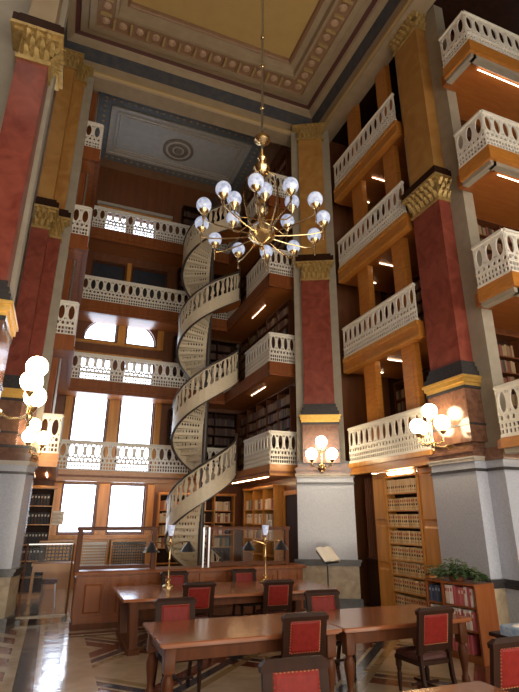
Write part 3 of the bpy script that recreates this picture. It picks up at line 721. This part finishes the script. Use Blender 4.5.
# radiator covers under the windows
for k, (x, s_) in enumerate(((1.28,.62), (2.30,.9))):
    rd = thing('radiator_cover', ('lattice radiator cover under the lower window nearest the gate', 'lattice radiator cover under the lower window nearest the spiral stairs')[k], 'radiator cover', (x,16.98,0)); rd.scale = (s_,1,1)
    MB().box(-.62,.62,-.36,0,1.28,1.33).box(-.62,-.56,-.34,0,0,1.28).box(.56,.62,-.34,0,0,1.28).build('case', M['oak'], rd)
    ho = [rect(-.56+.02+i*.08,-.56+.075+i*.08,.1+j*.08,.155+j*.08) for i in range(14) for j in range(14)]
    MB().plate(rect(-.56,.56,.05,1.28), ho, lambda u,v,w: (u,-.31+w,v), .02).build('grille', M['mesh'] if k else M['iron'], rd)
ds = thing('reading_desk', 'small oak desk against the wall behind the glass gate', 'desk', (.15,14.6,0))
MB().bbox(-.5,.5,-.3,.3,.84,.89,.01).build('desk_top', M['oak'], ds); MB().box(-.46,.46,-.26,.26,.70,.84).build('apron', M['oak'], ds)
for sx in (-1,1):
    for sy in (-1,1): MB().bbox(sx*.44-.03,sx*.44+.03,sy*.25-.03,sy*.25+.03,0,.70,.005).build('leg', M['oak'], ds)
MB().plate(rect(-.36,.42,.90,1.36), [rect(-.33+a*.09,-.27+a*.09,.93+b_*.085,.985+b_*.085) for a in range(8) for b_ in range(5)], lambda u,v,w: (u,.28+w,v), .02).build('back_grille', M['mesh'], ds); MB().box(-.40,.46,.26,.32,1.36,1.40).build('back_shelf', M['oak'], ds)
so = thing('stool', 'small stool with pale legs seen through the glass gate', 'stool', (.12,13.75,0))
MB().lathe([(.17,.50),(.19,.52),(.19,.56),(.16,.59),(.02,.60)], n=16).build('seat', M['seatl'], so, True)
for sx in (-1,1):
    for sy in (-1,1): MB().tube([(sx*.17,sy*.17,0),(sx*.12,sy*.12,.51)], .018, 7).build('leg', M['steel'], so)

# ================================================================ COUNTER, SCREENS, GATE
ct = thing('counter', 'long panelled wooden counter across the front of the window bay', 'counter', (2.98,11.1,0))
cb = MB().box(-2.40,2.40,-.22,.30,.08,.94)
cb.build('body', M['cherry'], ct); MB().box(-2.43,2.43,-.25,.32,0,.10).build('plinth', M['walnut'], ct)
MB().bbox(-2.47,2.47,-.30,.36,.94,1.0,.02).build('counter_top', M['cherry'], ct)
for k in range(8):
    x0, x1 = -2.36+k*.592, -2.36+(k+1)*.592-.05
    p = MB().plate(rect(x0,x1,.14,.90), [rect(x0+.07,x1-.07,.22,.82)], lambda u,v,w: (u,-.232+w,v), .025)
    p.loft([[(x0+.11,-.222,.27),(x1-.11,-.222,.27),(x1-.11,-.222,.77),(x0+.11,-.222,.77)],[(x0+.14,-.24,.30),(x1-.14,-.24,.30),(x1-.14,-.24,.74),(x0+.14,-.24,.74)]])
    p.build('panel', M['cherry'], ct)
MB().box(-2.425,-2.40,-.16,.24,.16,.88).build('end_panel', M['cherry'], ct)
for (x0, x1, lab) in ((.55,2.02,'glazed wooden screen on the counter in front of the lower windows'), (3.20,5.05,'glazed wooden screen on the counter behind the tall lamp nearest the pillar')):
    sc = thing('counter_screen', lab, 'glass screen', ((x0+x1)/2,11.02,1.0)); w_ = (x1-x0)/2
    f = MB()
    for s in (-1,1): f.bbox(s*w_-.05,s*w_+.05,-.04,.04,0,.76,.01)
    f.box(-w_+.05,w_-.05,-.03,.03,.02,.09); f.bbox(-w_-.07,w_+.07,-.06,.06,.74,.81,.015)
    f.build('frame', M['walnut'], sc)
    MB().box(-w_+.05,w_-.05,-.004,.004,.09,.74).build('pane', SCREEN, sc)
    if x0 > 3:
        for q in (-.0, .12): MB().bbox(-w_-.15+q,-w_-.11+q,-.075,-.045,0,.80,.006).build('steel_upright', M['steel'], sc)
gt = thing('glass_gate', 'framed glass gate between the stepped pillar and the counter', 'gate', (.04,12.0,0))
fr = MB()
for a_ in (-.47, .435): MB().bbox(a_,a_+.035,-.02,.02,.10,1.46,.005).build('post', M['walnut'], gt)
MB().box(-.49,.49,-.03,.03,.06,.11).build('bottom_rail', M['buff'], gt); MB().box(-.435,.435,-.012,.012,1.44,1.46).build('top_rail', M['steel'], gt)
MB().box(-.435,.435,-.004,.004,.11,1.44).build('pane', SCREEN, gt)
for s in (-1,1): MB().bbox(s*.43-.05,s*.43+.05,-.07,.07,0,.07,.01).build('foot', M['shade'], gt)

# ================================================================ TABLES
def turned_leg(x, y, H, s=1.0):
    b = MB()
    b.bbox(x-.06*s,x+.06*s,y-.06*s,y+.06*s,H-.24,H,.006)
    b.lathe([(.045,0),(.055,.02),(.052,.07),(.035,.10),(.04,.16),(.06,.30),(.064,.36),(.05,.42),(.038,.44),(.058,.47),(.058,.485),(.045,H-.24)], x, y, 0, 14)
    return b
def table(label, x0, x1, y0, y1, H, rz=0):
    cx, cy = (x0+x1)/2, (y0+y1)/2; hx, hy = (x1-x0)/2, (y1-y0)/2
    t = thing('library_table', label, 'table', (cx,cy,0), rz)
    tp = MB().bbox(-hx,hx,-hy,hy,H-.035,H,.012); tp.bbox(-hx+.03,hx-.03,-hy+.03,hy-.03,H-.055,H-.034,.005)
    tp.build('table_top', M['tabletop'], t)
    a = MB().box(-hx+.10,hx-.10,-hy+.09,-hy+.12,H-.19,H-.055).box(-hx+.10,hx-.10,hy-.12,hy-.09,H-.19,H-.055).box(-hx+.09,-hx+.12,-hy+.1,hy-.1,H-.19,H-.055).box(hx-.12,hx-.09,-hy+.1,hy-.1,H-.19,H-.055)
    a.build('apron', M['walnut'], t)
    for sx in (-1,1):
        for sy in (-1,1): turned_leg(sx*(hx-.12), sy*(hy-.12), H-.055).build('leg', M['walnut'], t, True)
    return t
table('long red-brown library table with the seat of a studded chair tucked in at its far side', 1.20, 3.36, 5.76, 6.94, .76)['label'] = 'polished library table at the open floor side, in front of the lamp table'
table('polished library table ending in front of the low bookcase with the plant', 3.38, 5.34, 5.76, 6.94, .76)
table('library table of which just one pale corner shows at the picture bottom', 1.1, 3.42, 2.45, 3.70, .75)
t2 = thing('lamp_table', 'long table on slab legs carrying the two brass reading lamps', 'table', (3.1,9.5,0))
MB().bbox(-1.92,1.92,-.80,.80,.735,.78,.015).build('table_top', M['tabletop'], t2)
MB().box(-1.7,1.7,-.62,-.58,.60,.735).box(-1.7,1.7,.58,.62,.60,.735).build('apron', M['walnut'], t2)
for s in (-1,1):
    for sy in (-1,1):
        MB().loft([[(s*1.70-.06,sy*.60-.16,.08),(s*1.70+.06,sy*.60-.16,.08),(s*1.70+.06,sy*.60+.16,.08),(s*1.70-.06,sy*.60+.16,.08)],[(s*1.74-.07,sy*.62-.12,.735),(s*1.74+.07,sy*.62-.12,.735),(s*1.74+.07,sy*.62+.12,.735),(s*1.74-.07,sy*.62+.12,.735)]]).build('leg', M['walnut'], t2)
    MB().bbox(s*1.70-.09,s*1.70+.09,-.78,.78,0,.08,.015).build('foot', M['walnut'], t2)
st = thing('side_table', 'dark side table under the blue and white box, cut by the picture edge', 'table', (5.54,4.82,0))
MB().bbox(-.62,.62,-.27,.27,.71,.75,.01).build('table_top', M['dark'], st); MB().box(-.56,.56,-.22,.22,.50,.71).build('apron', M['walnut'], st)
for sx in (-1,1):
    for sy in (-1,1): MB().bbox(sx*.55-.035,sx*.55+.035,sy*.21-.035,sy*.21+.035,0,.5,.006).build('leg', M['dark'], st)
bb = thing('tissue_box', 'blue and white box on the dark side table by the pillar', 'box', (5.26,4.72,.751))
MB().bbox(-.33,.33,-.20,.20,0,.10,.012).build('box_body', M['bluebox'], bb)
tp = MB()
for k in range(7): tp.sphere((-.24+k*.08, random.uniform(-.06,.06), .10), .05, 8, 5, sz=.45)
tp.build('paper_tissue', M['paper'], bb, True)

# ================================================================ CHAIRS
def make_chair():
    r = thing('library_chair', 'x', 'chair')
    W, Dp, H = .25, .23, 1.0
    MB().bbox(-W,W,-Dp-.02,Dp-.02,.385,.435,.015).build('seat_frame', M['dark'], r)
    MB().loft([[(-W+.02,-Dp,.435),(W-.02,-Dp,.435),(W-.02,Dp-.05,.435),(-W+.02,Dp-.05,.435)],[(-W+.02,-Dp,.47),(W-.02,-Dp,.47),(W-.02,Dp-.05,.47),(-W+.02,Dp-.05,.47)],[(-W+.06,-Dp+.04,.495),(W-.06,-Dp+.04,.495),(W-.06,Dp-.09,.495),(-W+.06,Dp-.09,.495)]]).build('seat', M['seatl'], r)
    for s in (-1,1):
        MB().bbox(s*(W-.035)-.028,s*(W-.035)+.028,-Dp-.005,-Dp+.05,.30,.385,.004).lathe([(.016,0),(.024,.02),(.02,.05),(.028,.18),(.030,.22),(.02,.25),(.028,.27),(.028,.30)], s*(W-.035), -Dp+.022, 0, 10).build('leg', M['dark'], r, True)
        MB().loft([[(s*(W-.03)-.02,y-.022,z),(s*(W-.03)+.02,y-.022,z),(s*(W-.03)+.02,y+.022,z),(s*(W-.03)-.02,y+.022,z)] for y,z in ((.30,0),(.22,.25),(.20,.45),(.205,.55))]).build('leg', M['dark'], r)
    MB().box(-.01,.01,-Dp+.03,.22,.14,.165).box(-W+.05,W-.05,-.02,.005,.14,.165).build('stretcher', M['dark'], r)
    bk = MB()
    yb = lambda z: .205 + (z-.55)*.17
    def bar(x0, x1, z0, z1, t=.022): bk.loft([[(x0,yb(z)-t,z),(x1,yb(z)-t,z),(x1,yb(z)+t,z),(x0,yb(z)+t,z)] for z in (z0,z1)])
    bar(-W-.01,-W+.065,.50,.965); bar(W-.065,W+.01,.50,.965); bar(-W+.065,W-.065,.53,.60)
    bk.loft([[(-W-.025,yb(.94)-.03,.925),(W+.025,yb(.94)-.03,.925),(W+.025,yb(.94)+.03,.925),(-W-.025,yb(.94)+.03,.925)],[(-W-.03,yb(.97)-.033,.965),(W+.03,yb(.97)-.033,.965),(W+.03,yb(.97)+.033,.965),(-W-.03,yb(.97)+.033,.965)],[(-W+.02,yb(1)-.02,1.0),(W-.02,yb(1)-.02,1.0),(W-.02,yb(1)+.02,1.0),(-W+.02,yb(1)+.02,1.0)]])
    b = bk.build('backrest', M['dark'], r)
    pd = MB(); x0, x1, z0, z1 = -W+.06, W-.06, .595, .93
    for sg_ in (-1, 1):
        P = lambda x, z, d: (x, yb(z)+sg_*d, z)
        pd.loft([[P(x0,z0,.004),P(x1,z0,.004),P(x1,z1,.004),P(x0,z1,.004)],[P(x0,z0,.020),P(x1,z0,.020),P(x1,z1,.020),P(x0,z1,.020)],[P(x0+.035,z0+.035,.033),P(x1-.035,z0+.035,.033),P(x1-.035,z1-.035,.033),P(x0+.035,z1-.035,.033)]])
    tag(pd.build('leather_pad', M['leather'], b), 'red leather pad')
    sd = MB()
    for sg_ in (-1,1):      # a row of nail heads round the pad, as one beaded strip
        cs = [(x0+.012,z0+.012),(x1-.012,z0+.012),(x1-.012,z1-.012),(x0+.012,z1-.012)]
        path = []; rad = []
        for q in range(4):
            a, b2 = cs[q], cs[(q+1)%4]
            for k in range(33):
                x, z = a[0]+(b2[0]-a[0])*k/33, a[1]+(b2[1]-a[1])*k/33
                path.append((x, yb(z)+sg_*.0225, z)); rad.append(.0075 if k % 3 == 1 else .001)
        sd.tube(path+path[:1], rad+rad[:1], 5)
    sd.build('stud_edging', M['stud'], b)
    return r
G = 'red leather library chairs'
spots = [(1.64,6.80,.03,'red studded chair at the far side of the near tables, open floor end'),
 (3.81,6.84,-.05,'low-looking red chair behind the near tables, in line with the book stand'),
 (2.76,5.80,PI-.03,'red-backed chair facing away where the two near tables meet'),
 (2.36,8.86,PI+.02,'red chair at the lamp table, back towards the camera, below the lamp nearest the gate'),
 (3.72,8.72,PI-.02,'red chair at the lamp table, back towards the camera, below the lamp nearest the pillar'),
 (2.36,10.16,0,'red chair behind the lamp table, left one of the two against the counter'),
 (3.81,10.16,.03,'red chair behind the lamp table, right one of the two against the counter'),
 (1.81,3.60,-.07,'red chair nearest the camera, with only the top of its back in the picture'),
 (4.38,5.62,PI+.05,'whole dark chair with a red back in front of the low bookcase with the plant'),
 (3.98,4.10,PI,'red chair in the bottom corner before the blue box')]
for k, (x, y, rz, lab) in enumerate(spots):
    if k == 0:
        ch = make_chair(); ch.location = (x,y,0); ch.rotation_euler = (0,0,rz); ch['label'] = lab; ch['group'] = G
    else: copy_tree(ch, (x,y,0), rz, lab, G)

# ================================================================ LAMPS
def make_desk_lamp(lab, loc):
    r = thing('reading_lamp', lab, 'lamp', loc, 0, 'brass reading lamps on the lamp table')
    MB().lathe([(.11,0),(.11,.02),(.085,.035),(.05,.05),(.035,.09),(.05,.12),(.022,.15)], n=18).build('base', M['brass'], r, True)
    MB().lathe([(.018,.15),(.016,.45),(.024,.47),(.016,.49),(.015,.74),(.03,.77),(.018,.80),(.02,.86),(.035,.88)], n=12).build('pole', M['brass'], r, True)
    for s in (-1,1):
        MB().tube([(0,0,.70),(s*.12,0,.745),(s*.26,0,.775),(s*.34,0,.775),(s*.355,0,.75)], .011, 8).build('arm', M['brass'], r, True)
        sh = MB().lathe([(.145,.60),(.15,.60),(.05,.735),(.03,.755),(.03,.78),(.02,.78),(.045,.73),(.14,.603)], s*.355, 0, 0, 20).build('shade', M['shade'], r, True)
        MB().sphere((s*.355,0,.66), .03, 10, 6, sz=1.3).build('bulb', emit('lamp_bulb', (1,.82,.55), 5), sh, True)
    MB().lathe([(.035,.88),(.05,.92),(.062,1.00),(.07,1.07),(.06,1.075),(.052,1.0),(.03,.93)], n=16).build('torch_glass', CGLOBE, r, True)
    return r
make_desk_lamp('brass two-armed reading lamp on the lamp table, the one nearer the gate', (2.13,9.92,.781))
make_desk_lamp('brass two-armed reading lamp on the lamp table, the one nearer the corner pillar', (4.10,9.98,.781))

def sconce(lab, loc, rz, globes, post=-.40):
    r = thing('wall_sconce', lab, 'wall lamp', loc, rz)
    MB().lathe([(.10,0),(.10,.02),(.06,.04),(.04,.07)], n=16).build('wall_plate', M['brass'], r, True)
    pl = r.children[0] if r.children else None
    o = [x for x in COL.objects if x.parent == r][0]; o.data.transform(Matrix.Rotation(PI/2, 4, 'X'))
    MB().tube([(0,-.05,0),(0,post*.4,-.06),(0,post*.8,-.05),(0,post,.02)], .018, 8).lathe([(.01,-.16),(.03,-.13),(.015,-.10),(.045,-.05),(.05,0),(.025,.05),(.018,.12),(.016,.30)], 0, post, 0, 12).build('bracket', M['brass'], r, True)
    for gx, gy, gz in globes:
        ar = MB().tube([(0,post,.02),(gx*.5,post+gy*.5,-.03),(gx*.95,post+gy*.95,.0),(gx,post+gy,gz-.20)], .013, 8) if abs(gx)+abs(gy) > .05 else MB().tube([(0,post,.28),(0,post,gz-.19)], .013, 8)
        a = ar.lathe([(.015,-.21),(.05,-.17),(.06,-.14),(.05,-.13)], gx, post+gy, gz, 14).build('arm', M['brass'], r, True)
        MB().sphere((gx,post+gy,gz), .145, 18, 10).build('globe', LAMP_WARM, r, True)
G4 = [(0,0,.62),(-.30,0,.34),(.30,0,.34),(0,-.32,.30)]
sconce('brass wall lamp with glowing globes on the right-hand pillar above the plant', (6.9,7.48,3.34), -PI/2, G4)
sconce('brass wall lamp with three glowing globes on the corner pillar above the book stand', (C0.x+n_.x*.2, C0.y+n_.y*.2, 3.20), math.atan2(n_.x, -n_.y)*1.0, [(0,0,.60),(-.25,0,.30),(.25,0,.30)])
sconce('topmost glowing globe lamp, on the nearest pillar at the picture edge', (-.86,7.05,3.26), PI/2, [(0,0,.66),(-.10,.03,.43),(.06,-.03,.26)])
sconce('lower glowing globe lamp on the stepped pillar above the gate', (-.62,11.70,3.22), 0, [(0,0,.60),(-.05,-.06,.36),(.22,.0,.34)], -.35)

# chandelier
CHX, CHY = 2.96, 7.40
ch = thing('chandelier', 'large brass chandelier with two rings of bluish glass globes', 'chandelier', (CHX,CHY,6.67), 0)
def part(mb, nm, m, s=True, par=None): return mb.build(nm, m, par or ch, s)
part(MB().lathe([(.026,2.3),(.026,8.58)], n=8), 'rod', M['steel'])
for zk in (3.35, 4.5, 5.35): part(MB().sphere((0,0,zk), .05, 10, 6), 'rod_knob', M['brass'])
part(MB().lathe([(.01,2.40),(.10,2.44),(.16,2.50),(.15,2.58),(.08,2.64),(.02,2.70)], n=16), 'upper_knop', M['brass'])
part(MB().lathe([(.01,1.55),(.06,1.60),(.05,1.68),(.14,1.76),(.17,1.84),(.10,1.92),(.05,2.0),(.10,2.06),(.06,2.14),(.015,2.3)], n=16), 'crown', M['brass'])
part(MB().lathe([(.012,0),(.04,.03),(.02,.09),(.05,.14),(.18,.20),(.26,.30),(.23,.42),(.12,.50),(.06,.55),(.06,.75),(.12,.82),(.13,.92),(.07,1.0),(.05,1.25),(.08,1.35),(.05,1.55)], n=20), 'stem', M['brass'])
for k in range(6):
    a = 2*PI*k/6
    part(MB().tube([(.10*math.cos(a),.10*math.sin(a),1.75),(.33*math.cos(a),.33*math.sin(a),1.5),(.38*math.cos(a),.38*math.sin(a),1.1),(.30*math.cos(a),.30*math.sin(a),.7),(.18*math.cos(a),.18*math.sin(a),.38)], .014, 6), 'scroll_bar', M['brass'])
vd = Vector((-CHX,-CHY,0)).normalized(); rt = Vector((-vd.y, vd.x, 0))
if rt.x < 0: rt = -rt
def arm(R, phi, zg, z0, drop):
    a = math.radians(phi); d = rt*math.cos(a) - vd*math.sin(a); e = d*R
    rz_ = Vector((0,0,1))
    o = part(MB().tube([d*.08+rz_*z0, d*R*.45+rz_*(z0-.02), d*R*.8+rz_*(zg-.34), d*R*.97+rz_*(zg-.30), e+rz_*(zg-.18)], .014, 7), 'arm', M['brass'])
    MB().lathe([(.004,-.46),(.018,-.42),(.01,-.38),(.012,-.30),(.03,-.25),(.02,-.20),(.075,-.15),(.095,-.10),(.085,-.09)] if drop else [(.01,-.24),(.03,-.20),(.075,-.15),(.095,-.10),(.085,-.09)], e.x, e.y, zg, 12).build('globe_cup', M['brass'], o, True)
    g = MB().sphere((e.x,e.y,zg), .138, 16, 10, sz=1.06).build('globe', CGLOBE, ch, True)
for k in range(12): arm(1.15, -5+30*k, .63, .30, True)
for k in range(6): arm(.62, -25+60*k, .86, .62, False)

# book stand with an open book
bs = thing('book_stand', 'slim black stand holding an open book before the corner pillar', 'stand', (5.67,10.25,0), math.radians(27))
MB().lathe([(.16,0),(.16,.02),(.03,.04),(.016,.08),(.016,1.10)], n=14).build('pole', M['shade'], bs, True)
MB().loft([[(-.26,-.10,1.08),(.26,-.10,1.08),(.26,.12,1.32),(-.26,.12,1.32)],[(-.26,-.12,1.09),(.26,-.12,1.09),(.26,.10,1.33),(-.26,.10,1.33)]]).box(-.22,.22,-.15,-.115,1.075,1.10).build('book_rest', M['shade'], bs)
ob = thing('open_book', 'open white book resting on the slim black stand', 'book', (5.67,10.25,1.085), math.radians(27))
bk_ = MB(); nv = Vector((0,-.737,.676)); tv = Vector((0,.676,.737))
for s in (-1,1):
    P_ = lambda q, y, h: tuple(Vector((s*q,-.128,.02)) + tv*y + nv*h)
    bk_.loft([[P_(q,y,h) for q,y,h in ((0,0,.020),(.14,0,.055),(.29,0,.03),(.29,.36,.03),(.14,.36,.055),(0,.36,.020))],[P_(q,y,h) for q,y,h in ((0,0,.008),(.14,0,.008),(.29,0,.008),(.29,.36,.008),(.14,.36,.008),(0,.36,.008))]])
bk_.build('pages', M['paper'], ob)

# ================================================================ LIGHT, CAMERA
w = bpy.data.worlds.new('sky_and_hall'); S.world = w; w.use_nodes = True
nt = w.node_tree; bg = nt.nodes['Background']
tc = nt.nodes.new('ShaderNodeTexCoord'); sp_ = nt.nodes.new('ShaderNodeSeparateXYZ'); nt.links.new(tc.outputs['Generated'], sp_.inputs[0])
mr = nt.nodes.new('ShaderNodeMapRange'); mr.inputs['From Min'].default_value = -.1; mr.inputs['From Max'].default_value = .3
nt.links.new(sp_.outputs[1], mr.inputs['Value'])
mx = nt.nodes.new('ShaderNodeMix'); mx.data_type = 'RGBA'; nt.links.new(mr.outputs[0], mx.inputs[0])
WF = dict(back=(1.0,.89,.74), backs=3.6, front=(.84,.93,1.08), fronts=5.0)
mx.inputs[6].default_value = (*[c*WF['backs'] for c in WF['back']], 1); mx.inputs[7].default_value = (*[c*WF['fronts'] for c in WF['front']], 1)
nt.links.new(mx.outputs[2], bg.inputs['Color']); bg.inputs['Strength'].default_value = 1
def area(name, loc, rot, sx, sy, portal=True):
    l = bpy.data.lights.new(name, 'AREA'); l.shape = 'RECTANGLE'; l.size = sx; l.size_y = sy; l.cycles.is_portal = portal
    o = bpy.data.objects.new(name, l); COL.objects.link(o); o.location = loc; o.rotation_euler = rot
for i, op in enumerate(OPEN):
    if i in (8, 9): continue
    xs = [p[0] for p in op]; zs = [p[1] for p in op]
    area('window_portal', ((min(xs)+max(xs))/2, WY+.32, (min(zs)+max(zs))/2), (-PI/2,0,0), max(xs)-min(xs), max(zs)-min(zs))
area('hall_portal', (4.6,-3.0,3.3), (PI/2,0,0), 15.4, 6.6)

cam = bpy.data.cameras.new('camera'); co = bpy.data.objects.new('camera', cam); COL.objects.link(co)
cam.sensor_width = 36; cam.lens = 490/692*36; cam.clip_end = 100
yaw, pit, rol = math.radians(21.585), math.radians(19.3), math.radians(-.3)
f = Vector((math.sin(yaw)*math.cos(pit), math.cos(yaw)*math.cos(pit), math.sin(pit))); r_ = Vector((math.cos(yaw), -math.sin(yaw), 0)); d = f.cross(r_)
r2 = r_*math.cos(rol) + d*math.sin(rol); d2 = -r_*math.sin(rol) + d*math.cos(rol)
mw = Matrix((( r2.x, -d2.x, -f.x, 0),(r2.y, -d2.y, -f.y, 0),(r2.z, -d2.z, -f.z, 2.0),(0,0,0,1)))
co.matrix_world = mw
S.camera = co
S.view_settings.view_transform = 'Standard'; S.view_settings.look = 'None'; S.view_settings.gamma = 1; S.view_settings.use_curve_mapping = False
S.view_settings.exposure = 0.35
S.cycles.use_denoising = True
S.cycles.max_bounces = 8; S.cycles.diffuse_bounces = 4; S.cycles.glossy_bounces = 3; S.cycles.transparent_max_bounces = 12
S.cycles.caustics_reflective = False; S.cycles.caustics_refractive = False; S.cycles.sample_clamp_indirect = 6
